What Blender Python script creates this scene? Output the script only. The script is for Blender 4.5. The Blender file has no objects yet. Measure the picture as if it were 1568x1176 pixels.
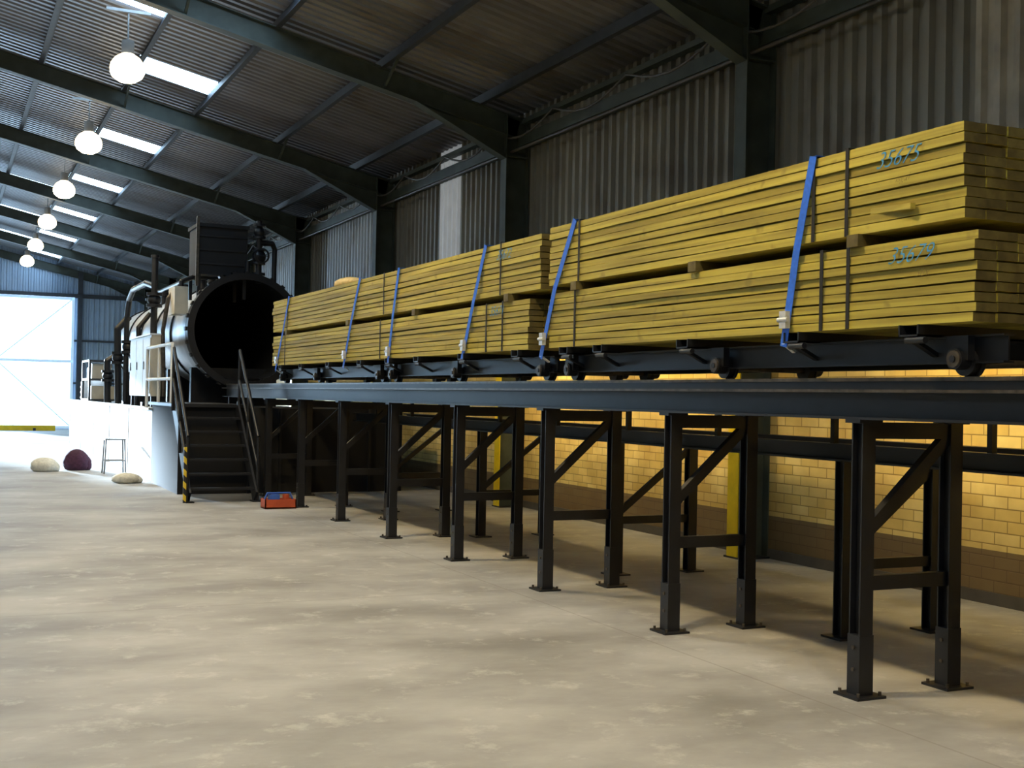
import bpy, math, random
from mathutils import Vector, Matrix
random.seed(7)
scene = bpy.context.scene
V = Vector

# ------------------------------------------------------------------ materials
def new_mat(name):
    m = bpy.data.materials.new(name); m.use_nodes = True
    nt = m.node_tree
    b = nt.nodes.get('Principled BSDF')
    return m, nt, b

def simple(name, col, rough=0.6, metal=0.0, var=0.25, scale=6.0, col2=None, bump=0.0, emis=None, estr=0):
    m, nt, b = new_mat(name)
    geo = nt.nodes.new('ShaderNodeNewGeometry')
    nz = nt.nodes.new('ShaderNodeTexNoise'); nz.inputs['Scale'].default_value = scale
    nz.inputs['Detail'].default_value = 5
    nt.links.new(geo.outputs['Position'], nz.inputs['Vector'])
    cr = nt.nodes.new('ShaderNodeValToRGB')
    cr.color_ramp.elements[0].position = 0.35; cr.color_ramp.elements[1].position = 0.68
    c2 = col2 if col2 else tuple(c * (1 - var) for c in col)
    cr.color_ramp.elements[0].color = (*c2, 1); cr.color_ramp.elements[1].color = (*col, 1)
    nt.links.new(nz.outputs['Fac'], cr.inputs['Fac'])
    nt.links.new(cr.outputs['Color'], b.inputs['Base Color'])
    b.inputs['Roughness'].default_value = rough
    b.inputs['Metallic'].default_value = metal
    if bump > 0:
        bp = nt.nodes.new('ShaderNodeBump'); bp.inputs['Strength'].default_value = bump
        bp.inputs['Distance'].default_value = 0.01
        nt.links.new(nz.outputs['Fac'], bp.inputs['Height'])
        nt.links.new(bp.outputs['Normal'], b.inputs['Normal'])
    if emis:
        b.inputs['Emission Color'].default_value = (*emis, 1)
        b.inputs['Emission Strength'].default_value = estr
    return m

M = {}
M['black'] = simple('black_painted_steel', (0.008, 0.009, 0.014), 0.45, 0.0, 0.4, 9)
M['black_matt'] = simple('black_matt_steel', (0.007, 0.007, 0.009), 0.8)
M['worn_lit'] = simple('worn_steel_lit_edge', (0.13, 0.11, 0.09), 0.4, 0.6, 0.5, 14)  # worn steel; also carries the painted edge highlight along the track flange
M['frame'] = simple('portal_frame_paint', (0.065, 0.082, 0.070), 0.6, 0.0, 0.35, 4)
M['purlin'] = simple('purlin_steel', (0.045, 0.052, 0.065), 0.55, 0.2, 0.3, 4)
M['yellow'] = simple('yellow_safety_paint', (0.90, 0.66, 0.01), 0.5, 0, 0.2, 5)
M['cream'] = simple('cream_cabinet_paint', (0.60, 0.55, 0.44), 0.5, 0, 0.15, 5)
M['white'] = simple('white_painted_metal', (0.80, 0.84, 0.88), 0.5, 0, 0.12, 3)
M['vessel'] = simple('vessel_cladding', (0.50, 0.50, 0.50), 0.38, 0.4, 0.35, 3)
M['blue'] = simple('blue_webbing', (0.02, 0.14, 0.75), 0.7, 0, 0.2, 40)
M['bluepaint'] = simple('blue_spray_paint', (0.06, 0.30, 0.62), 0.8, 0, 0.4, 60)
M['brownpaint'] = simple('stencil_ink', (0.26, 0.18, 0.05), 0.8, 0, 0.4, 60)
M['red'] = simple('red_plastic', (0.55, 0.09, 0.03), 0.45, 0, 0.2, 9)
M['bluepl'] = simple('blue_plastic', (0.05, 0.15, 0.6), 0.45, 0, 0.2, 9)
M['sack_w'] = simple('white_sacking', (0.75, 0.72, 0.62), 0.9, 0, 0.25, 20, bump=0.4)
M['sack_p'] = simple('purple_cloth', (0.07, 0.02, 0.05), 0.9, 0, 0.4, 20, bump=0.4)
M['sack_y'] = simple('yellow_sacking', (0.72, 0.55, 0.26), 0.9, 0, 0.25, 20, bump=0.4)
M['buckle'] = simple('zinc_buckle', (0.7, 0.72, 0.76), 0.35, 0.4, 0.2, 30)
M['lampmetal'] = simple('lamp_housing', (0.25, 0.25, 0.25), 0.5, 0.4)
M['cable'] = simple('conduit', (0.10, 0.09, 0.08), 0.6)

def emit(name, col, s):
    m = bpy.data.materials.new(name); m.use_nodes = True
    nt = m.node_tree; nt.nodes.clear()
    o = nt.nodes.new('ShaderNodeOutputMaterial'); e = nt.nodes.new('ShaderNodeEmission')
    geo = nt.nodes.new('ShaderNodeNewGeometry')
    nz = nt.nodes.new('ShaderNodeTexNoise'); nz.inputs['Scale'].default_value = 1.5
    nt.links.new(geo.outputs['Position'], nz.inputs['Vector'])
    mr = nt.nodes.new('ShaderNodeMapRange'); mr.inputs['To Min'].default_value = s * 0.75; mr.inputs['To Max'].default_value = s * 1.2
    nt.links.new(nz.outputs['Fac'], mr.inputs['Value']); nt.links.new(mr.outputs[0], e.inputs['Strength'])
    e.inputs['Color'].default_value = (*col, 1)
    nt.links.new(e.outputs[0], o.inputs['Surface'])
    return m
M['skylight'] = emit('rooflight_translucent_sheet', (0.50, 0.75, 1.0), 14.0)
M['wallstrip'] = simple('aged_translucent_sheet', (0.50, 0.45, 0.36), 0.5, 0, 0.35, 3)
M['wallstrip2'] = simple('translucent_wall_sheet', (0.5, 0.5, 0.46), 0.5, 0, 0.2, 3, emis=(0.85, 0.9, 0.95), estr=0.18)
M['bulb'] = emit('lamp_lens', (1.0, 0.86, 0.55), 24)
M['shade'] = simple('acrylic_shade', (0.8, 0.75, 0.6), 0.4, emis=(1.0, 0.78, 0.46), estr=5.0)
M['doorleaf'] = simple('translucent_door_sheet', (0.75, 0.82, 0.9), 0.6, emis=(0.55, 0.80, 1.0), estr=2.2)  # emission put in for daylight through the sheet and glow at the door
M['doorframe'] = simple('door_frame_glow_paint', (0.55, 0.66, 0.78), 0.6, 0, 0.1, 3, emis=(0.45, 0.70, 1.0), estr=0.55)  # painted frame given emission, imitating the daylight glow around the door

def cladding(name, colA, colB, axis='Y', width=0.95, rough=0.5, metal=0.3, rust=(0.09, 0.06, 0.04), rustamt=0.6):
    m, nt, b = new_mat(name)
    N = nt.nodes.new; L = nt.links.new
    geo = N('ShaderNodeNewGeometry'); sp = N('ShaderNodeSeparateXYZ'); L(geo.outputs['Position'], sp.inputs[0])
    dv = N('ShaderNodeMath'); dv.operation = 'DIVIDE'; dv.inputs[1].default_value = width; L(sp.outputs[axis], dv.inputs[0])
    fl = N('ShaderNodeMath'); fl.operation = 'FLOOR'; L(dv.outputs[0], fl.inputs[0])
    wn = N('ShaderNodeTexWhiteNoise'); wn.noise_dimensions = '1D'; L(fl.outputs[0], wn.inputs['W'])
    mx = N('ShaderNodeMix'); mx.data_type = 'RGBA'
    mx.inputs['A'].default_value = (*colA, 1); mx.inputs['B'].default_value = (*colB, 1)
    L(wn.outputs['Value'], mx.inputs['Factor'])
    nz = N('ShaderNodeTexNoise'); nz.inputs['Scale'].default_value = 1.3; nz.inputs['Detail'].default_value = 6
    L(geo.outputs['Position'], nz.inputs['Vector'])
    cr = N('ShaderNodeValToRGB'); cr.color_ramp.elements[0].position = 0.52; cr.color_ramp.elements[1].position = 0.75
    cr.color_ramp.elements[1].color = (rustamt, rustamt, rustamt, 1)
    L(nz.outputs['Fac'], cr.inputs['Fac'])
    m2 = N('ShaderNodeMix'); m2.data_type = 'RGBA'; m2.inputs['B'].default_value = (*rust, 1)
    L(cr.outputs['Color'], m2.inputs['Factor']); L(mx.outputs['Result'], m2.inputs['A'])
    L(m2.outputs['Result'], b.inputs['Base Color'])
    b.inputs['Roughness'].default_value = rough; b.inputs['Metallic'].default_value = metal
    return m
M['wallclad'] = cladding('corrugated_wall_sheet', (0.17, 0.16, 0.135), (0.28, 0.265, 0.225))
M['wallclad_skylit'] = cladding('corrugated_skylit_sheet', (0.54, 0.58, 0.64), (0.66, 0.70, 0.76), rust=(0.28, 0.24, 0.2), metal=0.0)  # paler blue-grey copy of the wall sheet; skylight put into its colour
M['roofclad'] = cladding('corrugated_roof_sheet', (0.15, 0.15, 0.165), (0.23, 0.23, 0.255), width=0.8, metal=0.4, rough=0.42)
M['endclad'] = cladding('corrugated_end_sheet', (0.28, 0.38, 0.52), (0.38, 0.48, 0.62), axis='X', rustamt=0.2)

# concrete
def concrete():
    m, nt, b = new_mat('concrete_slab')
    N = nt.nodes.new; L = nt.links.new
    geo = N('ShaderNodeNewGeometry')
    mp = N('ShaderNodeMapping'); mp.inputs['Scale'].default_value = (0.75, 1.15, 1); mp.inputs['Rotation'].default_value = (0, 0, 0.5)
    L(geo.outputs['Position'], mp.inputs['Vector'])
    n1 = N('ShaderNodeTexNoise'); n1.inputs['Scale'].default_value = 0.85; n1.inputs['Detail'].default_value = 7; n1.inputs['Roughness'].default_value = 0.6
    L(mp.outputs[0], n1.inputs['Vector'])
    c1 = N('ShaderNodeValToRGB'); e = c1.color_ramp.elements
    e[0].position = 0.34; e[0].color = (0.20, 0.195, 0.188, 1); e[1].position = 0.66; e[1].color = (0.40, 0.40, 0.392, 1)
    L(n1.outputs['Fac'], c1.inputs['Fac'])
    n2 = N('ShaderNodeTexNoise'); n2.inputs['Scale'].default_value = 3.2; n2.inputs['Detail'].default_value = 9; n2.inputs['Roughness'].default_value = 0.72
    L(geo.outputs['Position'], n2.inputs['Vector'])
    c2 = N('ShaderNodeValToRGB'); e = c2.color_ramp.elements
    e[0].position = 0.55; e[0].color = (0, 0, 0, 1); e[1].position = 0.72; e[1].color = (0.65, 0.65, 0.65, 1)
    L(n2.outputs['Fac'], c2.inputs['Fac'])
    mx = N('ShaderNodeMix'); mx.data_type = 'RGBA'; mx.inputs['B'].default_value = (0.56, 0.555, 0.54, 1)
    L(c2.outputs['Color'], mx.inputs['Factor']); L(c1.outputs['Color'], mx.inputs['A'])
    sp = N('ShaderNodeSeparateXYZ'); L(geo.outputs['Position'], sp.inputs[0])
    def joint(out, period, off):
        a = N('ShaderNodeMath'); a.operation = 'ADD'; a.inputs[1].default_value = off; L(out, a.inputs[0])
        p = N('ShaderNodeMath'); p.operation = 'PINGPONG'; p.inputs[1].default_value = period; L(a.outputs[0], p.inputs[0])
        q = N('ShaderNodeMath'); q.operation = 'LESS_THAN'; q.inputs[1].default_value = 0.008; L(p.outputs[0], q.inputs[0])
        return q.outputs[0]
    j1 = joint(sp.outputs['X'], 2.6, 0.9); j2 = joint(sp.outputs['Y'], 5.2, 1.2)
    mxm = N('ShaderNodeMath'); mxm.operation = 'MAXIMUM'; L(j1, mxm.inputs[0]); L(j2, mxm.inputs[1])
    ms = N('ShaderNodeMath'); ms.operation = 'MULTIPLY'; ms.inputs[1].default_value = 0.3; L(mxm.outputs[0], ms.inputs[0])
    m3 = N('ShaderNodeMix'); m3.data_type = 'RGBA'; m3.inputs['B'].default_value = (0.12, 0.1, 0.08, 1)
    L(ms.outputs[0], m3.inputs['Factor']); L(mx.outputs['Result'], m3.inputs['A'])
    L(m3.outputs['Result'], b.inputs['Base Color'])
    rr = N('ShaderNodeMapRange'); rr.inputs['To Min'].default_value = 0.5; rr.inputs['To Max'].default_value = 0.8
    L(n1.outputs['Fac'], rr.inputs['Value']); L(rr.outputs[0], b.inputs['Roughness'])
    bp = N('ShaderNodeBump'); bp.inputs['Strength'].default_value = 0.15; bp.inputs['Distance'].default_value = 0.01
    L(n2.outputs['Fac'], bp.inputs['Height']); L(bp.outputs[0], b.inputs['Normal'])
    return m
M['concrete'] = concrete()

def brick():
    m, nt, b = new_mat('painted_brickwork')
    N = nt.nodes.new; L = nt.links.new
    geo = N('ShaderNodeNewGeometry'); sp = N('ShaderNodeSeparateXYZ'); L(geo.outputs['Position'], sp.inputs[0])
    cb = N('ShaderNodeCombineXYZ'); L(sp.outputs['Y'], cb.inputs[0]); L(sp.outputs['Z'], cb.inputs[1])
    bt = N('ShaderNodeTexBrick'); L(cb.outputs[0], bt.inputs['Vector'])
    bt.inputs['Scale'].default_value = 1.0
    bt.inputs['Brick Width'].default_value = 0.26; bt.inputs['Row Height'].default_value = 0.098
    bt.inputs['Mortar Size'].default_value = 0.006; bt.inputs['Mortar Smooth'].default_value = 0.4
    bt.inputs['Color1'].default_value = (0.92, 0.74, 0.30, 1); bt.inputs['Color2'].default_value = (0.76, 0.56, 0.17, 1)
    bt.inputs['Mortar'].default_value = (0.42, 0.29, 0.09, 1)
    nz = N('ShaderNodeTexNoise'); nz.inputs['Scale'].default_value = 1.6; nz.inputs['Detail'].default_value = 6
    L(geo.outputs['Position'], nz.inputs['Vector'])
    cr = N('ShaderNodeValToRGB'); cr.color_ramp.elements[0].position = 0.35; cr.color_ramp.elements[1].position = 0.65
    cr.color_ramp.elements[0].color = (0.6, 0.52, 0.4, 1); cr.color_ramp.elements[1].color = (1, 1, 1, 1)
    L(nz.outputs['Fac'], cr.inputs['Fac'])
    mx = N('ShaderNodeMix'); mx.data_type = 'RGBA'; mx.blend_type = 'MULTIPLY'; mx.inputs['Factor'].default_value = 0.8
    L(bt.outputs['Color'], mx.inputs['A']); L(cr.outputs['Color'], mx.inputs['B'])
    lt = N('ShaderNodeMath'); lt.operation = 'LESS_THAN'; lt.inputs[1].default_value = 0.44; L(sp.outputs['Z'], lt.inputs[0])  # shadow of the stacks painted dark across the lower brick courses
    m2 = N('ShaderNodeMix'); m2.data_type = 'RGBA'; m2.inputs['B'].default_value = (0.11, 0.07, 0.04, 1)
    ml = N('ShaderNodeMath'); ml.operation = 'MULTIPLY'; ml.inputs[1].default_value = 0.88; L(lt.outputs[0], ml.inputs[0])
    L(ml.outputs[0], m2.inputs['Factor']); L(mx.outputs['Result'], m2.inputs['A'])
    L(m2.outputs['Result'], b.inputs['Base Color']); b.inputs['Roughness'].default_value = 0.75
    bp = N('ShaderNodeBump'); bp.inputs['Strength'].default_value = 0.5; bp.inputs['Distance'].default_value = 0.01; bp.invert = True
    L(bt.outputs['Fac'], bp.inputs['Height']); L(bp.outputs[0], b.inputs['Normal'])
    return m
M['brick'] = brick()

def timber(name, c1, c2, c3, stretch=(14, 0.7, 26)):
    m, nt, b = new_mat(name)
    N = nt.nodes.new; L = nt.links.new
    geo = N('ShaderNodeNewGeometry')
    mp = N('ShaderNodeMapping'); mp.inputs['Scale'].default_value = stretch
    L(geo.outputs['Position'], mp.inputs['Vector'])
    nz = N('ShaderNodeTexNoise'); nz.inputs['Scale'].default_value = 1.0; nz.inputs['Detail'].default_value = 5
    L(mp.outputs[0], nz.inputs['Vector'])
    cr = N('ShaderNodeValToRGB'); e = cr.color_ramp.elements
    e[0].position = 0.0; e[0].color = (*c1, 1); e[1].position = 1.0; e[1].color = (*c2, 1)
    L(geo.outputs['Random Per Island'], cr.inputs['Fac'])
    g = N('ShaderNodeValToRGB'); e = g.color_ramp.elements
    e[0].position = 0.36; e[0].color = (0.5, 0.46, 0.36, 1); e[1].position = 0.62; e[1].color = (1, 1, 1, 1)
    L(nz.outputs['Fac'], g.inputs['Fac'])
    mx = N('ShaderNodeMix'); mx.data_type = 'RGBA'; mx.blend_type = 'MULTIPLY'; mx.inputs['Factor'].default_value = 0.85
    L(cr.outputs['Color'], mx.inputs['A']); L(g.outputs['Color'], mx.inputs['B'])
    n2 = N('ShaderNodeTexNoise'); n2.inputs['Scale'].default_value = 7; n2.inputs['Detail'].default_value = 2
    L(geo.outputs['Position'], n2.inputs['Vector'])
    k = N('ShaderNodeValToRGB'); k.color_ramp.elements[0].position = 0.64; k.color_ramp.elements[1].position = 0.74
    k.color_ramp.elements[1].color = (0.65, 0.65, 0.65, 1)
    L(n2.outputs['Fac'], k.inputs['Fac'])
    m2 = N('ShaderNodeMix'); m2.data_type = 'RGBA'; m2.inputs['B'].default_value = (*c3, 1)
    L(k.outputs['Color'], m2.inputs['Factor']); L(mx.outputs['Result'], m2.inputs['A'])
    L(m2.outputs['Result'], b.inputs['Base Color']); b.inputs['Roughness'].default_value = 0.7
    return m
M['timber'] = timber('treated_timber', (0.33, 0.265, 0.035), (0.56, 0.47, 0.075), (0.17, 0.13, 0.02))
M['timber_end'] = timber('timber_end_grain', (0.08, 0.06, 0.014), (0.14, 0.11, 0.028), (0.04, 0.03, 0.01), (12, 12, 12))

def hazard():
    m, nt, b = new_mat('hazard_stripes')
    N = nt.nodes.new; L = nt.links.new
    geo = N('ShaderNodeNewGeometry'); sp = N('ShaderNodeSeparateXYZ'); L(geo.outputs['Position'], sp.inputs[0])
    a = N('ShaderNodeMath'); a.operation = 'ADD'; L(sp.outputs['Z'], a.inputs[0]); L(sp.outputs['X'], a.inputs[1])
    p = N('ShaderNodeMath'); p.operation = 'PINGPONG'; p.inputs[1].default_value = 0.09; L(a.outputs[0], p.inputs[0])
    q = N('ShaderNodeMath'); q.operation = 'LESS_THAN'; q.inputs[1].default_value = 0.045; L(p.outputs[0], q.inputs[0])
    mx = N('ShaderNodeMix'); mx.data_type = 'RGBA'; mx.inputs['A'].default_value = (0.015, 0.015, 0.015, 1); mx.inputs['B'].default_value = (0.8, 0.55, 0.03, 1)
    L(q.outputs[0], mx.inputs['Factor']); L(mx.outputs['Result'], b.inputs['Base Color'])
    return m
M['hazard'] = hazard()

# ------------------------------------------------------------------ mesh builder
class B:
    def __init__(s):
        s.v = []; s.f = []; s.m = []; s.sm = []; s.mats = []
    def mi(s, k):
        if k not in s.mats: s.mats.append(k)
        return s.mats.index(k)
    def add(s, vs, fs, mat, smooth=False):
        o = len(s.v); s.v += [tuple(x) for x in vs]
        i = s.mi(mat)
        for f in fs:
            s.f.append(tuple(o + a for a in f)); s.m.append(i); s.sm.append(smooth)
    def box(s, a, b, mat, endmat=None):
        x0, y0, z0 = [min(a[i], b[i]) for i in range(3)]; x1, y1, z1 = [max(a[i], b[i]) for i in range(3)]
        vs = [(x0, y0, z0), (x1, y0, z0), (x1, y1, z0), (x0, y1, z0), (x0, y0, z1), (x1, y0, z1), (x1, y1, z1), (x0, y1, z1)]
        fs = [(0, 3, 2, 1), (4, 5, 6, 7), (0, 1, 5, 4), (1, 2, 6, 5), (2, 3, 7, 6), (3, 0, 4, 7)]
        o = len(s.v); s.v += vs
        for n, f in enumerate(fs):
            s.f.append(tuple(o + q for q in f)); s.sm.append(False)
            s.m.append(s.mi(endmat if (endmat and n in (2, 4)) else mat))
    def beam(s, p0, p1, w, h, mat, up=(0, 0, 1), off=(0, 0)):
        p0 = V(p0); p1 = V(p1); d = (p1 - p0).normalized(); up = V(up)
        if abs(d.dot(up)) > 0.98: up = V((0, 1, 0))
        sd = d.cross(up).normalized(); u = sd.cross(d).normalized()
        vs = []
        for p in (p0, p1):
            c = p + sd * off[0] + u * off[1]
            vs += [c - sd * w / 2 - u * h / 2, c + sd * w / 2 - u * h / 2, c + sd * w / 2 + u * h / 2, c - sd * w / 2 + u * h / 2]
        s.add(vs, [(0, 3, 2, 1), (4, 5, 6, 7), (0, 1, 5, 4), (1, 2, 6, 5), (2, 3, 7, 6), (3, 0, 4, 7)], mat)
    def ibeam(s, p0, p1, w, h, mat, up=(0, 0, 1), tf=0.014, tw=0.01):
        s.beam(p0, p1, w, tf, mat, up, (0, h / 2 - tf / 2))
        s.beam(p0, p1, w, tf, mat, up, (0, -h / 2 + tf / 2))
        s.beam(p0, p1, tw, h - 2 * tf, mat, up)
    def cyl(s, p0, p1, r, mat, n=16, r2=None, caps=True, smooth=True):
        p0 = V(p0); p1 = V(p1); r2 = r if r2 is None else r2
        d = (p1 - p0).normalized(); a = d.orthogonal().normalized(); b = d.cross(a)
        vs = []
        for p, rr in ((p0, r), (p1, r2)):
            for i in range(n):
                t = 2 * math.pi * i / n; vs.append(p + (a * math.cos(t) + b * math.sin(t)) * rr)
        s.add(vs, [(i, (i + 1) % n, n + (i + 1) % n, n + i) for i in range(n)], mat, smooth)
        if caps:
            s.add(vs[:n], [tuple(reversed(range(n)))], mat); s.add(vs[n:], [tuple(range(n))], mat)
    def pipe(s, pts, r, mat, n=10):
        for a, b in zip(pts[:-1], pts[1:]): s.cyl(a, b, r, mat, n)
        for p in pts[1:-1]: s.sphere(p, (r, r, r), mat, 8, 6)
    def sphere(s, c, rad, mat, n=16, m=10, jit=0, flat=False):
        c = V(c); vs = []; fs = []
        for j in range(m + 1):
            ph = math.pi * j / m
            for i in range(n):
                th = 2 * math.pi * i / n
                k = 1 + (random.uniform(-jit, jit) if 0 < j < m else 0)
                z = math.cos(ph)
                if flat and z < -0.6: z = -0.6
                vs.append(c + V((rad[0] * math.sin(ph) * math.cos(th) * k, rad[1] * math.sin(ph) * math.sin(th) * k, rad[2] * z)))
        for j in range(m):
            for i in range(n):
                fs.append((j * n + i, (j + 1) * n + i, (j + 1) * n + (i + 1) % n, j * n + (i + 1) % n))
        s.add(vs, fs, mat, True)
    def lathe(s, o, d, prof, mat, n=32, smooth=True):
        o = V(o); d = V(d).normalized(); a = d.orthogonal().normalized(); b = d.cross(a)
        vs = []; fs = []
        for (h, r) in prof:
            for i in range(n):
                t = 2 * math.pi * i / n; vs.append(o + d * h + (a * math.cos(t) + b * math.sin(t)) * r)
        for j in range(len(prof) - 1):
            for i in range(n): fs.append((j * n + i, j * n + (i + 1) % n, (j + 1) * n + (i + 1) % n, (j + 1) * n + i))
        s.add(vs, fs, mat, smooth)
    def finish(s, name, parent=None):
        me = bpy.data.meshes.new(name); me.from_pydata(s.v, [], s.f); me.update()
        for k in s.mats: me.materials.append(M[k])
        me.polygons.foreach_set('material_index', s.m); me.polygons.foreach_set('use_smooth', s.sm)
        ob = bpy.data.objects.new(name, me); scene.collection.objects.link(ob)
        if parent: ob.parent = parent
        return ob

# ------------------------------------------------------------------ key dimensions (metres)
XW = 7.75         # brick wall inner face
XR = -1.3         # ridge line
XL = 2 * XR - XW  # left wall
Y0, Y1 = -9.0, 51.6
BAY = 5.88
SL = 0.226
def roofz(x):
    if x < XR: x = 2 * XR - x
    return 5.93 + SL * (7.4 - x)
FRAMES = [10.35 + BAY * k for k in range(-3, 8)]

b = B(); b.box((XL - 0.3, Y0 - 0.3, -0.2), (XW + 0.3, Y1 + 0.15, 0), 'concrete'); b.finish('floor')
b = B(); b.box((-60, Y1 + 0.15, -0.25), (60, 160, -0.03), 'concrete'); b.finish('ground_outside')

def corr_profile(y0, y1, pitch):
    out = []; y = y0
    while y < y1 - 1e-6:
        out += [(y, 0), (y + pitch * 0.42, 0), (y + pitch * 0.54, 1), (y + pitch * 0.86, 1)]
        y += pitch
    out.append((y1, 0)); return [p for p in out if p[0] <= y1]

def wall_sheet(x, nsign, ya, yb, pitch, depth, matf, zs):
    prof = corr_profile(ya, yb, pitch); b = B()
    for i in range(len(prof) - 1):
        (ya_, da), (yb_, db) = prof[i], prof[i + 1]
        for z_a, z_b in zip(zs[:-1], zs[1:]):
            b.add([(x + nsign * da * depth, ya_, z_a), (x + nsign * db * depth, yb_, z_a), (x + nsign * db * depth, yb_, z_b), (x + nsign * da * depth, ya_, z_b)],
                  [(0, 1, 2, 3)], matf((ya_ + yb_) / 2, (z_a + z_b) / 2))
    return b

def wmat(y, z):
    if 6.8 < y < 7.6 and z > 3.6: return 'wallstrip'
    if 18.8 < y < 19.7: return 'wallstrip2'
    if 22.6 < y < 26.6 or 28.4 < y < 33.5: return 'wallclad_skylit'
    return 'wallclad'
b = wall_sheet(XW + 0.06, -1, Y0, Y1, 0.2, 0.05, wmat, [2.4, 3.7, 5.95])
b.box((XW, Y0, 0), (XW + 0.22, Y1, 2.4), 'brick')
b.box((XW - 0.03, Y0, 2.4), (XW + 0.1, Y1, 2.46), 'purlin')
b.box((XW - 0.015, Y0, 0), (XW, Y1, 0.1), 'cable')
b.finish('wall_right')
b = wall_sheet(XL - 0.06, 1, Y0, Y1, 0.2, 0.045, lambda y, z: 'wallclad', [2.4, 5.95])
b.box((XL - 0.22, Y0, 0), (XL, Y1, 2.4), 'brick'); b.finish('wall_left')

DX0, DX1, DZ = -5.2, 1.9, 5.25
b = B(); prof = corr_profile(XL, XW + 0.1, 0.2)
for (xa, da), (xb, db) in zip(prof[:-1], prof[1:]):
    xm = (xa + xb) / 2
    zb = DZ if DX0 < xm < DX1 else 0
    b.add([(xa, Y1 - 0.04 * da, zb), (xb, Y1 - 0.04 * db, zb), (xb, Y1 - 0.04 * db, roofz(xb)), (xa, Y1 - 0.04 * da, roofz(xa))], [(0, 1, 2, 3)], 'endclad')
for z in (1.8, 3.5): b.box((DX1 + 0.1, Y1 - 0.14, z), (XW, Y1 - 0.05, z + 0.08), 'purlin')
b.box((XL, Y1 - 0.16, DZ), (XW, Y1 - 0.05, DZ + 0.16), 'purlin')
b.box((4.8, Y1 - 0.2, 0), (4.98, Y1 - 0.05, 6.3), 'purlin'); b.box((DX0 - 0.15, Y1 - 0.2, 0), (DX0, Y1 - 0.05, 6.3), 'purlin')
b.finish('wall_far')
b = B()
for (xa, da), (xb, db) in zip(prof[:-1], prof[1:]):
    b.add([(xa, Y0 + 0.04 * da, 0), (xb, Y0 + 0.04 * db, 0), (xb, Y0 + 0.04 * db, roofz(xb)), (xa, Y0 + 0.04 * da, roofz(xa))], [(3, 2, 1, 0)], 'wallclad')
b.finish('wall_near')

b = B()
lx0, lx1 = 1.75, 4.65; yy = Y1 - 0.3
pr = corr_profile(lx0, lx1, 0.2)
for (xa, da), (xb, db) in zip(pr[:-1], pr[1:]):
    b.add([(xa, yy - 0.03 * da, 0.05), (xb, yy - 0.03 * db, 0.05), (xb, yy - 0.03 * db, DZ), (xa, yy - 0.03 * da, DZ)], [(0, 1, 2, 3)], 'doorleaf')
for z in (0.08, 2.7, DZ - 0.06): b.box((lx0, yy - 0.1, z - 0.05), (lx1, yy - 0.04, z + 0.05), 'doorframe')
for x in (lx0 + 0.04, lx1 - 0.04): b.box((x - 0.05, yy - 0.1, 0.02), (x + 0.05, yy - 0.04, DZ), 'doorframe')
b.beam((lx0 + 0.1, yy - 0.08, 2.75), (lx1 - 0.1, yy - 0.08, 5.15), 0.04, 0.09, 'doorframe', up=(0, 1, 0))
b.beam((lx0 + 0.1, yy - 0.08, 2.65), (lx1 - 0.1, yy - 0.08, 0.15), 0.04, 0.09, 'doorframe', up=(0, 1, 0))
b.box((DX0, yy - 0.12, DZ + 0.0), (lx1 + 0.2, yy + 0.05, DZ + 0.1), 'purlin')
b.finish('door_1')

b = B(); b.box((-3, 49.4, 0), (3.9, 49.55, 0.2), 'yellow')
for x in (-2.9, -0.9, 1.1, 3.1): b.box((x, 49.3, 0), (x + 0.1, 49.65, 0.1), 'black')
b.finish('yellow_wheel_stop')

# ---- roof
EDG = [7.97, 7.0, 5.5, 4.0, 2.75, 1.4, 0.1, XR]
def rmat(x, y):
    xs = x if x >= XR else 2 * XR - x
    def inp(a, w): return 0 <= (y - a) % BAY <= w
    if 2.75 < xs < 4.0 and inp(20.25, 0.85): return 'skylight'
    if 1.4 < xs < 2.75 and inp(23.1, 0.85): return 'skylight'
    return 'roofclad'
b = B(); prof = corr_profile(Y0 - 0.1, Y1 + 0.2, 0.2)
edgesL = [2 * XR - e for e in EDG][::-1]
alle = EDG + edgesL[1:]
for (ya, da), (yb, db) in zip(prof[:-1], prof[1:]):
    for xa, xb in zip(alle[:-1], alle[1:]):
        b.add([(xa, ya, roofz(xa) + 0.035 * da), (xb, ya, roofz(xb) + 0.035 * da), (xb, yb, roofz(xb) + 0.035 * db), (xa, yb, roofz(xa) + 0.035 * db)],
              [(0, 1, 2, 3)], rmat((xa + xb) / 2, (ya + yb) / 2))
b.finish('ceiling')

b = B()
for x in EDG[1:-1] + edgesL[1:-1] + [XR + 0.15, XR - 0.15]:
    z = roofz(x) - 0.09
    b.box((x - 0.008, Y0, z - 0.085), (x + 0.008, Y1, z + 0.08), 'purlin')
    b.box((x - 0.07, Y0, z - 0.091), (x + 0.006, Y1, z - 0.078), 'purlin')
    b.box((x - 0.006, Y0, z + 0.07), (x + 0.07, Y1, z + 0.08), 'purlin')
b.finish('roof_purlins')

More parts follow.
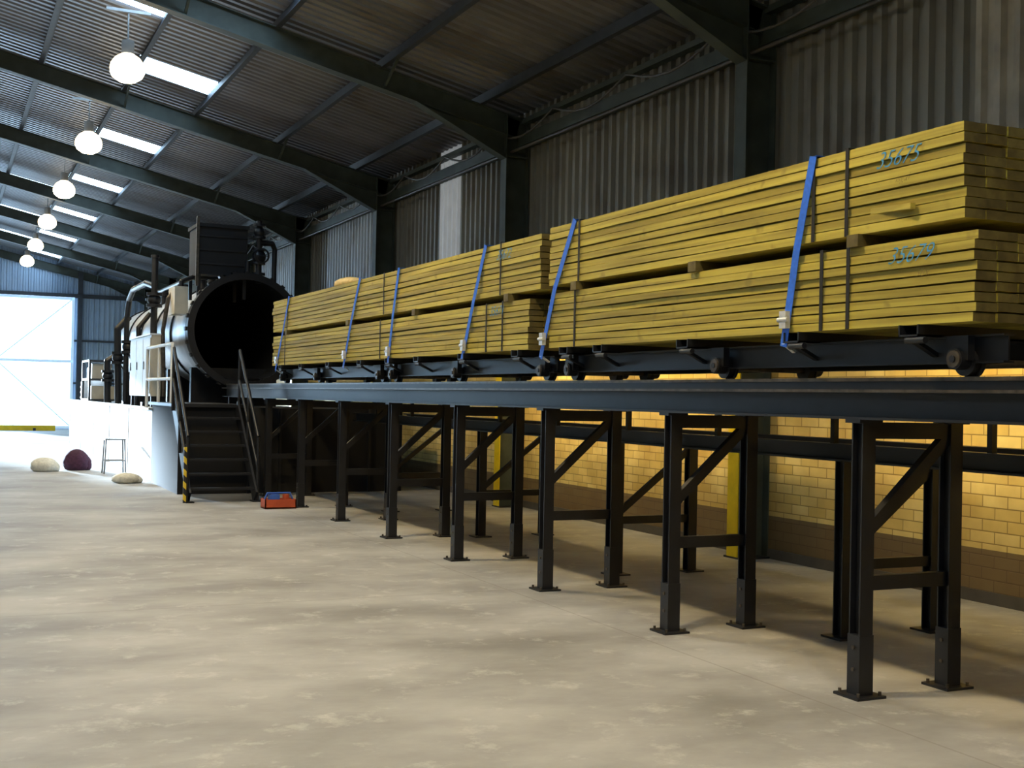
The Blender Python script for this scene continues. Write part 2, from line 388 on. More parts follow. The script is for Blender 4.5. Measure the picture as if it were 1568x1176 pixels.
EZ = 5.3
b = B()
b.box((XW - 0.10, Y0, 3.75), (XW + 0.01, Y1, 3.762), 'purlin'); b.box((XW - 0.1, Y0, 3.75), (XW - 0.09, Y1, 3.80), 'purlin')
b.box((XW - 0.16, Y0, EZ), (XW + 0.02, Y1, EZ + 0.16), 'frame'); b.box((XW - 0.10, Y0, EZ + 0.35), (XW + 0.02, Y1, EZ + 0.42), 'frame')
b.cyl((XW - 0.25, Y0, EZ - 0.08), (XW - 0.25, Y1, EZ - 0.08), 0.022, 'cable', 8)
for k in range(22):
    ya = 1 + k * 1.96; pts = [(XW - 0.34, ya + 1.96 * t / 6, EZ + 0.25 - 0.2 * math.sin(math.pi * t / 6)) for t in range(7)]
    b.pipe(pts, 0.016, 'cable', 6)
b.finish('eaves_beam')

# ---- portal frames
for Y in FRAMES:
    b = B()
    for sgn in (1, -1):
        def X(x): return x if sgn == 1 else 2 * XR - x
        cx = XW - 0.19
        b.ibeam((X(cx), Y, 0), (X(cx), Y, 5.75), 0.20, 0.37, 'frame', up=(1, 0, 0))
        b.box((X(cx - 0.20), Y - 0.09, 0.02), (X(cx - 0.186), Y + 0.09, 2.0), 'yellow')
        b.box((X(cx) - 0.2, Y - 0.14, 0), (X(cx) + 0.2, Y + 0.14, 0.02), 'black')
        def rz(x): return roofz(x) - 0.18 - 0.15
        b.ibeam((X(7.6), Y, rz(7.6)), (X(XR), Y, rz(XR)), 0.18, 0.30, 'frame', up=(0, 0, 1))
        hx0, hx1 = 7.4, 5.95
        vs = []
        for dy in (-0.006, 0.006):
            vs += [(X(hx0), Y + dy, rz(hx0) - 0.13), (X(hx1), Y + dy, rz(hx1) - 0.13), (X(hx0), Y + dy, rz(hx0) - 0.5)]
        b.add(vs, [(0, 1, 2), (5, 4, 3), (0, 3, 4, 1), (1, 4, 5, 2), (2, 5, 3, 0)], 'frame')
        b.beam((X(hx0), Y, rz(hx0) - 0.5), (X(hx1), Y, rz(hx1) - 0.14), 0.18, 0.014, 'frame', up=(0, 0, 1))
        for px in (5.5, 2.75):
            b.beam((X(px), Y - 0.6, roofz(px) - 0.16), (X(px), Y, rz(px) - 0.13), 0.035, 0.035, 'frame')
            b.beam((X(px), Y + 0.6, roofz(px) - 0.16), (X(px), Y, rz(px) - 0.13), 0.035, 0.035, 'frame')
        b.box((X(cx) - 0.17, Y - 0.095, 5.13), (X(cx) + 0.17, Y + 0.095, 5.145), 'frame')
        b.cyl((X(XW - 0.04), Y + 0.35, 2.5), (X(XW - 0.04), Y + 0.35, 5.3), 0.03, 'cable', 8)
    b.finish('portal_frame')

# ---- high bay lamps
lamps = [(2.23, 17.7), (2.30, 23.4), (2.37, 29.2), (2.44, 35.1), (2.52, 41.0), (2.58, 46.3)]
near = [(2.23, 11.8), (2.2, 5.9), (2.2, 0.0), (2.2, -5.9)]
left = [(2 * XR - 2.3, y) for y in (-5.9, 0.0, 5.9, 11.8, 17.7, 23.4, 29.2, 35.1)]  # unseen row beyond the ridge, added as weak fill light
def lamp(x, y, energy):
    zt = roofz(x) - 0.17; zl = 6.05
    b = B()
    b.cyl((x, y, zl + 0.42), (x, y, zt), 0.012, 'lampmetal', 8)
    b.cyl((x, y, zl + 0.24), (x, y, zl + 0.44), 0.085, 'lampmetal', 16)
    b.beam((x - 0.3, y, zt - 0.02), (x + 0.3, y, zt - 0.02), 0.05, 0.04, 'lampmetal')
    b.lathe((x, y, zl), (0, 0, 1), [(0, 0.235), (0.05, 0.24), (0.12, 0.225), (0.20, 0.17), (0.26, 0.08)], 'shade', 24)
    b.lathe((x, y, zl), (0, 0, 1), [(0.0, 0.235), (-0.07, 0.20), (-0.13, 0.11), (-0.145, 0.0)], 'bulb', 24)
    ob = b.finish('high_bay_lamp')
    ld = bpy.data.lights.new('high_bay_bulb', 'SPOT'); ld.energy = energy; ld.color = (1.0, 0.75, 0.36)
    ld.spot_size = math.radians(140); ld.spot_blend = 0.5; ld.shadow_soft_size = 0.16
    lo = bpy.data.objects.new('bulb_light', ld); scene.collection.objects.link(lo)
    lo.location = (x, y, zl - 0.18); lo.parent = ob
for x, y in lamps: lamp(x, y, 600 if y < 30 else 150)
for x, y in near: lamp(x, y, 860)
for x, y in left: lamp(x, y, 60)

# ---- added fill lights on wall brackets behind the stacks, brightening the brick
for Y in (4.3, 7.3, 11.9, 14.9):
    b = B(); z = 2.72; x = XW - 1.15
    b.beam((XW, Y, z + 0.12), (x, Y, z + 0.12), 0.04, 0.04, 'lampmetal'); b.beam((XW, Y, z - 0.15), (x + 0.5, Y, z + 0.1), 0.025, 0.025, 'lampmetal')
    b.box((XW - 0.02, Y - 0.07, z - 0.22), (XW + 0.005, Y + 0.07, z + 0.18), 'lampmetal')
    b.lathe((x, Y, z), (-0.5, 0, 0.85), [(0, 0.14), (0.05, 0.13), (0.1, 0.08), (0.13, 0.0)], 'lampmetal', 20)
    b.lathe((x, Y, z), (-0.5, 0, 0.85), [(0.01, 0.13), (-0.03, 0.08), (-0.04, 0.0)], 'shade', 20)
    ob = b.finish('added_fill_light')
    ld = bpy.data.lights.new('added_fill_bulb', 'SPOT'); ld.energy = 120; ld.color = (1.0, 0.74, 0.30)
    ld.spot_size = math.radians(128); ld.spot_blend = 0.6; ld.shadow_soft_size = 0.12
    lo = bpy.data.objects.new('bulb_light', ld); scene.collection.objects.link(lo); lo.location = (x + 0.04, Y, z - 0.08)
    lo.rotation_euler = V((0.72, 0, -0.70)).to_track_quat('-Z', 'Y').to_euler(); lo.parent = ob

# ---- charging track (main)
TX0, TX1 = 4.60, 5.24
TY = [5.25 + 1.93 * k for k in range(-3, 8)]
TE = 21.9
b = B()
for x in (TX0, TX1):
    b.ibeam((x, -1.2, 1.60), (x, TE, 1.60), 0.16, 0.16, 'black')
    b.box((x - 0.09, -1.2, 1.668), (x - 0.079, TE, 1.684), 'worn_lit')  # lighter strip added as the highlight where the flange edge catches light
    b.box((x - 0.03, -1.2, 1.68), (x + 0.03, TE, 1.692), 'black'); b.box((x - 0.01, -1.2, 1.692), (x + 0.01, TE, 1.735), 'black')
    b.box((x - 0.022, -1.2, 1.73), (x + 0.022, TE, 1.75), 'worn_lit')
    for y in (19.9, 21.5): b.box((x - 0.05, y - 0.05, 1.40), (x + 0.05, y + 0.05, 1.525), 'black')
for n, Y in enumerate(TY):
    for x in (TX0, TX1):
        b.ibeam((x, Y, 0.02), (x, Y, 1.51), 0.09, 0.09, 'black', up=(0, 1, 0), tf=0.01, tw=0.02)
        b.box((x - 0.049, Y - 0.049, 0.0), (x + 0.049, Y + 0.049, 0.34), 'black')
        b.box((x - 0.10, Y - 0.10, 0.0), (x + 0.10, Y + 0.10, 0.014), 'black')
        for dx in (-0.075, 0.075):
            for dy in (-0.075, 0.075): b.cyl((x + dx, Y + dy, 0.014), (x + dx, Y + dy, 0.035), 0.01, 'worn_lit', 6)
        b.cyl((x - 0.056, Y, 0.27), (x - 0.048, Y, 0.27), 0.012, 'worn_lit', 6); b.cyl((x - 0.056, Y, 0.15), (x - 0.048, Y, 0.15), 0.012, 'worn_lit', 6)
        b.box((x - 0.08, Y - 0.06, 1.50), (x + 0.08, Y + 0.06, 1.522), 'black')
    b.beam((TX0, Y, 0.62), (TX1, Y, 0.62), 0.05, 0.08, 'black')
    b.beam((TX0, Y, 1.46), (TX1, Y, 1.46), 0.06, 0.09, 'black')
    b.beam((TX0 + 0.02, Y, 0.90), (TX1 - 0.02, Y, 1.44), 0.05, 0.065, 'black')
b.finish('timber_charging_track')

# ---- lower return track behind
b = B()
RY = [6.6 + 3.1 * k for k in range(-2, 4)]
for x in (5.62, 6.42):
    b.ibeam((x, -1.2, 1.27), (x, 17.5, 1.27), 0.12, 0.12, 'black')
    for Y in RY:
        b.ibeam((x, Y, 0.01), (x, Y, 1.21), 0.09, 0.09, 'black', up=(0, 1, 0), tf=0.01, tw=0.02)
        b.box((x - 0.1, Y - 0.1, 0), (x + 0.1, Y + 0.1, 0.014), 'black')
for Y in RY:
    b.beam((5.62, Y, 0.5), (6.42, Y, 0.5), 0.05, 0.07, 'black')
    b.beam((5.62, Y, 0.55), (6.42, Y, 1.17), 0.045, 0.055, 'black')
for k in range(11):
    Y = 2.5 + k * 1.4
    b.box((5.59, Y - 0.02, 1.33), (5.63, Y + 0.02, 1.63), 'black')
b.box((5.58, -1.2, 1.62), (5.64, 17.5, 1.67), 'black')
b.finish('bogie_return_track')

# ---- timber packs
PX0, PX1 = 4.44, 5.40
def pack(y0, y1, z0, z1, name, nl=9, nb=7, number=None, bands=(), stray=None, seed=1):
    rnd = random.Random(seed)
    b = B(); h = (z1 - z0) / nl; w = (PX1 - PX0) / nb
    for i in range(nl):
        for j in range(nb):
            e0 = y0 + rnd.uniform(0, 0.014); e1 = y1 - rnd.uniform(0, 0.04)
            jx = rnd.uniform(-0.010, 0.009) if j == 0 else 0
            segs = 8; ys = [e0 + (e1 - e0) * k / segs for k in range(segs + 1)]
            zoff = [rnd.uniform(-0.0035, 0.0035) for _ in ys]
            xoff = [jx + rnd.uniform(-0.004, 0.003) if j == 0 else 0 for _ in ys]
            vs = []
            for k, y in enumerate(ys):
                xa = PX0 + j * w + xoff[k]; xb = PX0 + (j + 1) * w - 0.003
                za = z0 + i * h + (0 if i == 0 else zoff[k] + 0.001); zb = z0 + (i + 1) * h - 0.0065 + (0 if i in (0, nl - 1) else zoff[k])
                vs += [(xa, y, za), (xb, y, za), (xb, y, zb), (xa, y, zb)]
            fs = []
            for k in range(segs):
                o = 4 * k
                for q in range(4): fs.append((o + q, o + 4 + q, o + 4 + (q + 1) % 4, o + (q + 1) % 4))
            o = len(b.v); b.v += vs
            for f in fs: b.f.append(tuple(o + a for a in f[::-1])); b.m.append(b.mi('timber')); b.sm.append(False)
            b.f.append((o, o + 1, o + 2, o + 3)); b.m.append(b.mi('timber_end')); b.sm.append(False)
            q = o + 4 * segs; b.f.append((q + 3, q + 2, q + 1, q)); b.m.append(b.mi('timber_end')); b.sm.append(False)
    if stray:
        ys_, zs_, L_ = stray
        b.beam((PX0 - 0.03, ys_, zs_), (PX0 + 0.02, ys_ + L_, zs_ + 0.02), 0.03, 0.03, 'timber')
    for by in bands:
        e = 0.015
        b.box((PX0 - e, by - 0.013, z0 - 0.002), (PX0 - e + 0.003, by + 0.013, z1 + 0.004), 'black_matt')
        b.box((PX1 + e - 0.003, by - 0.013, z0 - 0.002), (PX1 + e, by + 0.013, z1 + 0.004), 'black_matt')
        b.box((PX0 - e, by - 0.013, z1 + 0.002), (PX1 + e, by + 0.013, z1 + 0.005), 'black_matt')
    ob = b.finish(name)
    for (txt, ty, tz, sz, mat) in (number or ()):
        cu = bpy.data.curves.new('painted_number', 'FONT'); cu.body = txt; cu.size = sz; cu.extrude = 0.0006; cu.shear = 0.5; cu.offset = -0.0018
        cu.resolution_u = 4
        to = bpy.data.objects.new('tmp', cu); scene.collection.objects.link(to)
        bpy.context.view_layer.update()
        me = bpy.data.meshes.new_from_object(to); bpy.data.objects.remove(to)
        me.materials.clear(); me.materials.append(M[mat])
        tx = bpy.data.objects.new('painted_number', me); scene.collection.objects.link(tx)
        tx.matrix_world = Matrix(((0, 0, -1, PX0 - 0.0150), (-1, 0, 0, ty), (0, 1, 0, tz), (0, 0, 0, 1)))
        tx.parent = ob
    return ob
Z1, Z2, Z3, Z4 = 2.01, 2.455, 2.515, 2.99
pack(4.30, 8.82, Z1, Z2, 'timber_pack', number=[('35679', 4.90, 2.33, 0.125, 'bluepaint'), ('36x', 4.70, 2.25, 0.065, 'brownpaint')], bands=(5.2, 5.42, 8.35), seed=2)
pack(4.38, 8.84, Z3, Z4, 'timber_pack', number=[('35675', 5.00, 2.84, 0.125, 'bluepaint'), ('isgal', 4.85, 2.75, 0.06, 'brownpaint')], bands=(5.22, 5.5, 8.3), stray=(4.7, 2.61, 0.35), seed=3)
pack(9.18, 17.95, Z1, Z2 - 0.01, 'timber_pack', number=[('35671', 9.98, 2.33, 0.12, 'bluepaint')], bands=(9.7, 10.05, 13.0, 17.2), seed=4)
pack(8.98, 18.0, Z3 - 0.01, Z4 - 0.02, 'timber_pack', number=[('35672', 9.85, 2.82, 0.12, 'bluepaint')], bands=(9.76, 12.9, 17.1), seed=5)
for grp, zt, zb in (((5.15, 6.7, 8.35), Z3, Z2 - 0.006), ((9.6, 11.9, 14.2, 17.1), Z3 - 0.01, Z2 - 0.016)):
    b = B()
    for y in grp: b.box((PX0 - 0.03, y - 0.045, zb), (PX1 + 0.02, y + 0.045, zt), 'timber_end')
    b.finish('stacking_bearers')
b = B(); b.sphere((4.65, 14.9, Z4 - 0.02 + 0.04), (0.17, 0.35, 0.085), 'sack_y', 16, 8, 0.08, flat=True); b.finish('yellow_sack')

# ---- ratchet straps
def strap(yt, ym, yb, ztop, zbot=1.93):
    b = B(); e = 0.019; w = 0.03
    P = [(PX1 + e, yb, zbot), (PX1 + e, yt, ztop + 0.008), (PX0 - e, yt, ztop + 0.008), (PX0 - e - 0.004, ym, 2.48), (PX0 - e, yb, zbot)]
    for p, q in zip(P[:-1], P[1:]):
        p = V(p); q = V(q); d = q - p
        n = V((0, 0, 1)) if abs(d.x) > 0.5 else V((-1, 0, 0))
        b.beam(p, q, 2 * w, 0.003, 'blue', up=n)
    c = V(P[3]).lerp(V(P[4]), 0.72)
    b.box((c.x - 0.035, c.y - 0.03, c.z - 0.05), (c.x - 0.002, c.y + 0.03, c.z + 0.05), 'buckle')
    b.cyl((c.x - 0.03, c.y - 0.045, c.z), (c.x - 0.03, c.y + 0.045, c.z), 0.014, 'buckle', 10)
    b.beam((PX0 - e, yb, zbot + 0.02), (PX0 + 0.06, yb, zbot - 0.03), 0.03, 0.012, 'buckle')
    b.finish('ratchet_strap')
strap(5.50, 5.63, 5.74, Z4); strap(8.36, 8.68, 8.92, Z4); strap(10.08, 10.33, 10.6, Z4 - 0.02)
strap(12.4, 12.55, 12.7, Z4 - 0.02); strap(13.75, 14.05, 14.35, Z4 - 0.02); strap(17.0, 17.3, 17.7, Z4 - 0.02)

# ---- bogies
def bogie(y0, y1, wheels, bolsters):
    b = B()
    for x in (TX0, TX1):
        b.ibeam((x, y0, 1.885), (x, y1, 1.885), 0.07, 0.14, 'black', tf=0.01)
    for y in bolsters:
        b.box((PX0 - 0.03, y - 0.07, 1.95), (PX1 + 0.03, y + 0.07, 1.96), 'black')
        b.box((PX0 - 0.03, y - 0.07, 1.95), (PX1 + 0.03, y - 0.06, 2.01), 'black'); b.box((PX0 - 0.03, y + 0.06, 1.95), (PX1 + 0.03, y + 0.07, 2.01), 'black')
        b.beam((PX0 - 0.02, y, 1.945), (TX0, y, 1.86), 0.04, 0.02, 'black')
        b.cyl((PX0 - 0.02, y - 0.11, 1.93), (PX0 - 0.02, y + 0.02, 1.93), 0.018, 'black', 8)
    for y in wheels:
        for x, s in ((TX0, -1), (TX1, 1)):
            b.lathe((x - 0.03, y, 1.822), (1, 0, 0), [(0, 0.0), (0, 0.07), (0.045, 0.07), (0.048, 0.082), (0.06, 0.082), (0.06, 0)], 'black', 20, False)
            b.cyl((x + s * 0.03, y, 1.835), (x + s * 0.1, y, 1.835), 0.052, 'black', 16)
            b.cyl((x + s * 0.1, y, 1.835), (x + s * 0.108, y, 1.835), 0.042, 'worn_lit', 14)
            b.cyl((x + s * 0.108, y, 1.835), (x + s * 0.115, y, 1.835), 0.018, 'black', 12)
            b.box((x + s * 0.035, y - 0.07, 1.83), (x + s * 0.08, y + 0.07, 1.95), 'black')
        b.cyl((TX0, y, 1.822), (TX1, y, 1.822), 0.02, 'worn_lit', 10)
    b.finish('timber_bogie')
bogie(4.25, 8.75, (4.50, 6.55, 8.6), (4.72, 5.66, 6.8, 7.95, 8.5))
bogie(8.95, 13.0, (9.1, 11.0, 12.85), (9.4, 10.6, 11.8, 12.7))
bogie(13.1, 17.9, (13.3, 15.9, 17.7), (13.7, 15.0, 16.3, 17.4))
bogie(-0.4, 4.1, (-0.2, 2.0, 3.9), (0.0, 1.1, 2.3, 3.4))
b = B()
b.box((4.54, 3.75, 1.955), (4.66, 4.1, 2.03), 'timber_end'); b.box((4.54, 3.1, 1.955), (4.66, 3.65, 2.05), 'timber_end'); b.finish('timber_offcuts')

# ---- treatment vessel (autoclave)
VX, VZ, VY0, VY1 = 4.95, 2.72, 22.0, 32.6
RB = 0.97
root = bpy.data.objects.new('timber_treatment_autoclave', None); scene.collection.objects.link(root)
b = B()
Lb = VY1 - VY0
b.lathe((VX, VY0, VZ), (0, 1, 0), [(0.3, RB), (Lb, RB), (Lb + 0.22, 0.88), (Lb + 0.4, 0.6), (Lb + 0.5, 0.28), (Lb + 0.52, 0.0)], 'vessel', 48)
for yy in (24.2, 26.2, 28.2, 30.2, 32.4): b.lathe((VX, yy, VZ), (0, 1, 0), [(0, RB), (0, RB + 0.03), (0.07, RB + 0.03), (0.07, RB)], 'black', 48, False)
b.finish('shell', root)
b = B()
b.lathe((VX, VY0, VZ), (0, 1, 0), [(0.0, 0.93), (0.0, 1.05), (0.18, 1.05), (0.18, 0.99), (0.27, 0.99), (0.27, 1.03), (0.38, 1.03), (0.38, RB)], 'black', 64, False)
b.lathe((VX, VY0, VZ), (0, 1, 0), [(0.0, 0.93), (Lb - 0.2, 0.93), (Lb - 0.15, 0.0)], 'black_matt', 48)
for i in range(28):
    t = 2 * math.pi * i / 28
    b.beam((VX + 0.99 * math.cos(t), VY0 + 0.09, VZ + 0.99 * math.sin(t)), (VX + 1.085 * math.cos(t), VY0 + 0.09, VZ + 1.085 * math.sin(t)), 0.07, 0.13, 'black', up=(0, 1, 0))
for x in (TX0, TX1): b.box((x - 0.03, 22.0, 1.84), (x + 0.03, 32, 1.87), 'black')
b.finish('mouth_flange', root)
b = B()
for yy in (23, 25.6, 28.4, 31.6):
    b.box((VX - 0.8, yy - 0.08, 1.3), (VX + 0.8, yy + 0.08, 2.05), 'black'); b.box((VX - 0.9, yy - 0.12, 1.3), (VX + 0.9, yy + 0.12, 1.34), 'black')
b.finish('saddles', root)
b = B()
b.box((4.10, 22.2, 3.72), (4.98, 23.1, 4.6), 'black_matt'); b.box((4.07, 22.17, 4.58), (5.01, 23.13, 4.64), 'black_matt')
for x in (4.12, 4.94):
    for y in (22.24, 23.05): b.box((x - 0.03, y - 0.03, 3.3), (x + 0.03, y + 0.03, 3.75), 'black')
b.box((4.05, 22.14, 3.5), (4.10, 22.2, 4.75), 'worn_lit')
for z in (3.9, 4.15, 4.4): b.box((4.12, 22.185, z), (4.96, 22.2, z + 0.03), 'black')
b.finish('header_tank', root)
b = B()
vx, vy = 5.18, 22.15
b.cyl((vx, vy, 3.6), (vx, vy, 4.75), 0.055, 'black', 12)
for z in (3.75, 3.95, 4.2, 4.42, 4.65): b.cyl((vx, vy, z), (vx, vy, z + 0.045), 0.12, 'black', 16)
b.sphere((vx, vy, 4.09), (0.13, 0.13, 0.13), 'black'); b.sphere((vx, vy, 4.54), (0.1, 0.1, 0.11), 'black')
b.lathe((vx, vy - 0.25, 4.09), (0, 1, 0), [(0, 0.14), (0, 0.11), (0.02, 0.11), (0.02, 0.14), (0, 0.14)], 'black', 20, False); b.cyl((vx, vy - 0.25, 4.09), (vx, vy, 4.09), 0.015, 'black', 8)
b.beam((vx - 0.13, vy - 0.24, 4.09), (vx + 0.13, vy - 0.24, 4.09), 0.015, 0.015, 'black')
b.pipe([(vx, vy, 4.35), (5.42, vy, 4.35), (5.48, vy + 0.05, 4.25), (5.48, vy + 0.05, 3.5)], 0.05, 'black')
b.pipe([(4.98, vy, 4.0), (4.98, vy, 3.72), (vx, vy, 3.7)], 0.045, 'black')
b.pipe([(3.88, 22.6, 3.4), (3.88, 22.6, 3.6), (4.1, 22.7, 3.7), (4.8, 22.7, 3.75)], 0.045, 'black')
b.pipe([(3.7, 24.0, 1.3), (3.62, 24.0, 2.4), (3.62, 24.0, 4.15)], 0.065, 'black')
b.cyl((3.62, 24.0, 4.15), (3.62, 24.0, 4.2), 0.08, 'black', 14)
b.pipe([(3.62, 24.0, 3.6), (3.58, 24.8, 3.72), (3.58, 26.6, 3.72), (3.58, 27.2, 3.55), (3.58, 27.5, 3.2), (3.58, 27.5, 1.35)], 0.06, 'black')
b.pipe([(3.66, 22.9, 1.5), (3.62, 22.9, 2.7), (3.7, 22.9, 3.3), (3.85, 22.9, 3.5)], 0.04, 'worn_lit')
b.pipe([(3.65, 29.2, 1.3), (3.6, 29.2, 3.0), (3.85, 29.2, 3.3)], 0.08, 'black')
b.pipe([(3.62, 26.0, 1.3), (3.62, 26.0, 2.9), (3.85, 26.0, 3.2)], 0.05, 'black')
b.pipe([(3.62, 31.0, 1.3), (3.6, 31.0, 2.3), (3.9, 31.0, 2.5)], 0.08, 'black')
for (yy, zz) in ((24.0, 3.2), (27.5, 2.4), (29.2, 2.2), (26.0, 2.3), (31.0, 1.8)):
    b.cyl((3.62, yy, zz), (3.62, yy, zz + 0.06), 0.15, 'black', 16); b.cyl((3.62, yy, zz + 0.22), (3.62, yy, zz + 0.28), 0.15, 'black', 16); b.sphere((3.62, yy, zz + 0.14), (0.13, 0.13, 0.12), 'black')
for yy in (24.0, 25.0, 27.0, 29.6, 31.6):
    b.cyl((VX - 0.25, yy, 3.62), (VX - 0.25, yy, 3.9), 0.08, 'black', 14); b.cyl((VX - 0.25, yy, 3.86), (VX - 0.25, yy, 3.92), 0.15, 'black', 16)
b.pipe([(VX - 0.25, 24.0, 4.0), (VX - 0.25, 31.6, 4.0)], 0.05, 'black')
b.box((3.74, 22.45, 3.0), (3.98, 23.1, 3.5), 'cream')
b.finish('pipework', root)
b = B()
b.lathe((VX - 0.3, VY1 + 0.38, VZ), (0, 1, 0), [(0, 0.38), (0.14, 0.38), (0.14, 0.3), (0.14, 0.0)], 'black', 28, False)
b.finish('end_manway', root)

# ---- bunded tank base under vessel
b = B()
b.box((3.4, 22.0, 0), (3.46, 38, 1.26), 'white'); b.box((3.4, 38, 0), (6.7, 38.06, 1.26), 'white'); b.box((6.64, 22.0, 0), (6.7, 38, 1.26), 'white')
b.box((3.46, 22.05, 0), (6.64, 38, 1.2), 'black_matt')
b.box((3.36, 22.0, 1.25), (3.5, 38.06, 1.30), 'white')
for k in range(6): b.box((3.385, 22.4 + 3.1 * k, 0), (3.4, 22.44 + 3.1 * k, 1.25), 'white')
for yy in (23, 25.6, 28.4, 31.6): b.box((VX - 0.9, yy - 0.12, 1.2), (VX + 0.9, yy + 0.12, 1.3), 'black')
b.finish('storage_tank_bund')
b = B(); b.box((3.32, 19.3, 0), (7.0, 21.95, 1.36), 'black_matt')
for k in range(6): b.box((4.4 + k * 0.5, 19.26, 0), (4.44 + k * 0.5, 19.3, 1.36), 'black')
b.box((3.25, 19.2, 1.36), (4.4, 21.95, 1.41), 'black')
b.finish('sump_tank')
b = B(); b.lathe((3.95, 36.6, 1.2), (0, 0, 1), [(0, 0.0), (0, 0.40), (0.6, 0.40), (0.72, 0.28), (0.76, 0.15), (0.8, 0.15), (0.8, 0)], 'white', 28)
for z in (0.15, 0.3, 0.45): b.lathe((3.95, 36.6, 1.2 + z), (0, 0, 1), [(0, 0.40), (0, 0.415), (0.04, 0.415), (0.04, 0.40)], 'white', 28, False)
b.finish('dosing_tank')
b = B()
for y in (34.2, 35.9): b.box((3.5, y - 0.04, 1.2), (3.56, y + 0.04, 2.4), 'purlin'); b.box((4.24, y - 0.04, 1.2), (4.3, y + 0.04, 2.4), 'purlin')
for z in (1.3, 1.85, 2.35): b.box((3.5, 34.2, z), (4.3, 35.9, z + 0.05), 'purlin')
b.box((3.6, 34.4, 1.35), (4.2, 35.0, 1.7), 'cream'); b.box((3.6, 35.1, 1.9), (4.2, 35.7, 2.2), 'white'); b.box((3.6, 34.35, 1.9), (4.1, 34.95, 2.3), 'cream')
b.finish('equipment_rack')

# ---- stairs
b = B(); n = 7; rise = 1.41 / n; going = 0.21; ys0 = 17.85
for x in (3.24, 4.2):
    b.beam((x, ys0 - 0.02, 0.06), (x, ys0 + going * (n - 1) + 0.12, 1.38), 0.03, 0.24, 'black')
    b.box((x - 0.06, ys0 - 0.1, 0), (x + 0.06, ys0 + 0.08, 0.015), 'black')
for i in range(1, n):
    y = ys0 + going * (i - 1); b.box((3.24, y, rise * i - 0.03), (4.2, y + 0.2, rise * i), 'black')
top = ys0 + going * (n - 1) + 0.1
for x in (3.21, 4.23):
    for y, z in ((ys0, 0.0), (ys0 + 0.7, 0.68), (top, 1.3)): b.cyl((x, y, z), (x, y, z + 0.95), 0.024, 'black', 10)
    b.pipe([(x, ys0, 0.95), (x, ys0 + 0.7, 1.63), (x, top, 2.27)], 0.024, 'black')
    b.pipe([(x, ys0, 0.5), (x, ys0 + 0.7, 1.15), (x, top, 1.8)], 0.02, 'black')
b.box((3.15, ys0 - 0.05, 0.0), (3.19, ys0 - 0.01, 0.8), 'hazard')
b.finish('access_stairs')

b = B()
for y in (19.9, 21.2, 22.5): b.cyl((3.3, y, 1.41 if y < 22 else 1.3), (3.3, y, 2.36), 0.028, 'white', 10)
for z in (1.8, 2.36): b.cyl((3.3, 19.9, z), (3.3, 22.5, z), 0.028, 'white', 10)
b.box((3.26, 22.0, 1.26), (3.4, 22.55, 1.30), 'white')
b.finish('platform_handrail')
b = B()
b.box((3.42, 22.9, 1.5), (3.60, 25.6, 2.62), 'cream'); 
for k in range(3): b.box((3.405, 22.95 + 0.88 * k, 1.55), (3.42, 23.78 + 0.88 * k, 2.57), 'cream'); b.box((3.39, 23.66 + 0.88 * k, 2.0), (3.405, 23.7 + 0.88 * k, 2.15), 'black')
for y in (22.95, 25.5): b.box((3.44, y, 1.3), (3.5, y + 0.06, 1.5), 'black')
b.box((3.39, 22.88, 2.62), (3.61, 25.62, 2.65), 'white')
b.finish('control_cabinet')

# ---- floor clutter
b = B()
x, y = 4.27, 16.75
b.box((x - 0.22, y - 0.13, 0), (x + 0.22, y + 0.13, 0.02), 'red')
for (a, c) in (((x - 0.22, y - 0.13, 0), (x + 0.22, y - 0.115, 0.13)), ((x - 0.22, y + 0.115, 0), (x + 0.22, y + 0.13, 0.13)), ((x - 0.22, y - 0.13, 0), (x - 0.205, y + 0.13, 0.13)), ((x + 0.205, y - 0.13, 0), (x + 0.22, y + 0.13, 0.13))): b.box(a, c, 'red')
b.pipe([(x - 0.21, y, 0.1), (x - 0.16, y, 0.21), (x + 0.16, y, 0.21), (x + 0.21, y, 0.1)], 0.012, 'bluepl')
b.box((x - 0.14, y - 0.07, 0.02), (x + 0.0, y + 0.05, 0.19), 'bluepl'); b.cyl((x + 0.1, y, 0.02), (x + 0.1, y, 0.19), 0.045, 'red', 12)
b.finish('tool_tray')
def sack(name, c, r, mat):
    b = B(); b.sphere((c[0], c[1], r[2] * 0.6), r, mat, 20, 12, 0.07, flat=True)
    b.sphere((c[0] + r[0] * 0.7, c[1], r[2] * 0.42), (r[0] * 0.45, r[1] * 0.6, r[2] * 0.7), mat, 14, 8, 0.1, flat=True); b.finish(name)
sack('white_sack', (1.8, 25.2), (0.26, 0.25, 0.17), 'sack_w'); sack('dark_jacket', (2.42, 25.5), (0.25, 0.25, 0.26), 'sack_p'); sack('cement_sack', (2.9, 21.9), (0.24, 0.25, 0.11), 'sack_w')
b = B(); sx, sy = 3.0, 24.4
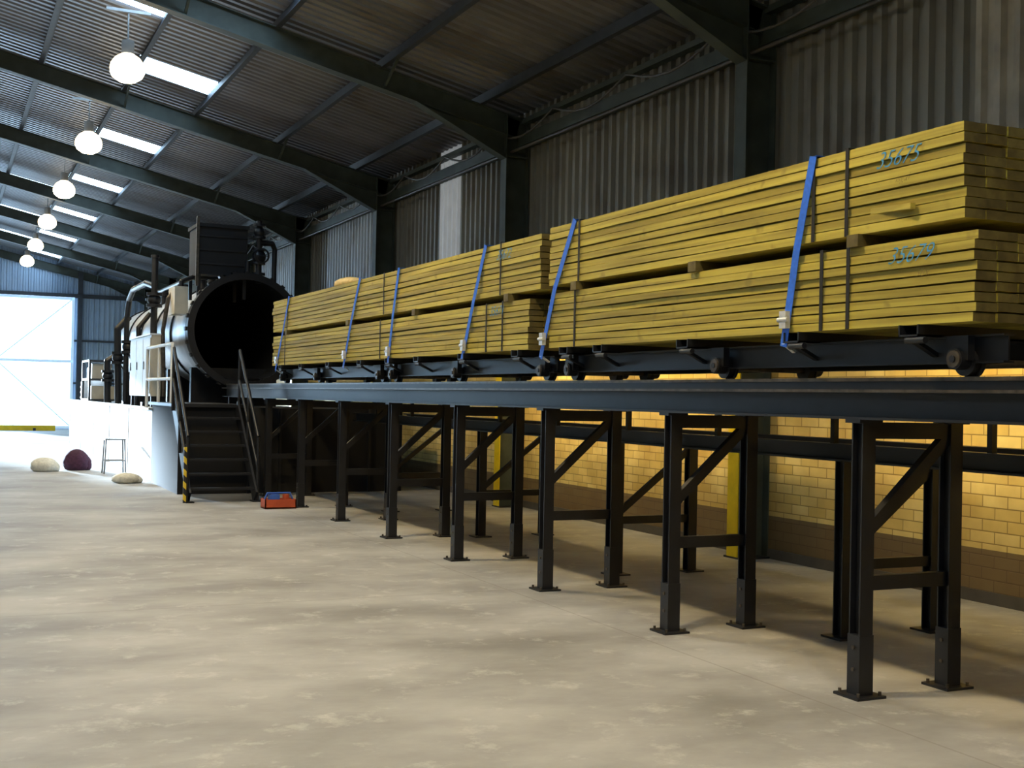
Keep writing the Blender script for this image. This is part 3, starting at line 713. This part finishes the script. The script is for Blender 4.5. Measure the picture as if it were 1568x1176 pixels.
for dx in (-0.17, 0.17):
    for dy in (-0.15, 0.15): b.cyl((sx + dx * 1.15, sy + dy * 1.15, 0), (sx + dx, sy + dy, 0.64), 0.016, 'lampmetal', 8)
b.box((sx - 0.19, sy - 0.18, 0.64), (sx + 0.19, sy + 0.18, 0.67), 'lampmetal')
for dy in (-0.16, 0.16): b.cyl((sx - 0.18, sy + dy, 0.25), (sx + 0.18, sy + dy, 0.25), 0.012, 'lampmetal', 8)
b.finish('metal_stool')
b = B(); b.box((XW - 0.06, 2, 1.58), (XW, 16, 1.66), 'cable'); b.finish('wall_trunking')

# ------------------------------------------------------------------ light
w = bpy.data.worlds.new('daylight'); scene.world = w; w.use_nodes = True
bg = w.node_tree.nodes['Background']; bg.inputs[0].default_value = (0.42, 0.70, 1.0, 1); bg.inputs[1].default_value = 18.0
sd = bpy.data.lights.new('sun', 'SUN'); sd.energy = 28; sd.angle = math.radians(3); sd.color = (0.66, 0.84, 1.0)
so = bpy.data.objects.new('sun', sd); scene.collection.objects.link(so)
so.rotation_euler = V((0.26, -0.95, -0.145)).to_track_quat('-Z', 'Y').to_euler()
so.location = (0, 70, 20)

# ------------------------------------------------------------------ camera
F = 1900.0
th = math.atan(888 / F); pitch = 21.8 / F; roll = 0.02
fw = V((math.sin(th) * math.cos(pitch), math.cos(th) * math.cos(pitch), math.sin(pitch)))
rt = V((math.cos(th), -math.sin(th), 0)); up = rt.cross(fw)
r2 = rt * math.cos(roll) + up * math.sin(roll); u2 = up * math.cos(roll) - rt * math.sin(roll)
cd = bpy.data.cameras.new('camera'); cd.sensor_width = 36; cd.lens = F / 1600 * 36; cd.clip_end = 300
co = bpy.data.objects.new('camera', cd); scene.collection.objects.link(co)
mw = Matrix.Identity(4)
for i in range(3):
    mw[i][0] = r2[i]; mw[i][1] = u2[i]; mw[i][2] = -fw[i]
mw[0][3], mw[1][3], mw[2][3] = 0, 0, 1.6
co.matrix_world = mw
scene.camera = co
scene.view_settings.view_transform = 'Standard'
scene.view_settings.look = 'None'
scene.view_settings.exposure = 0.0
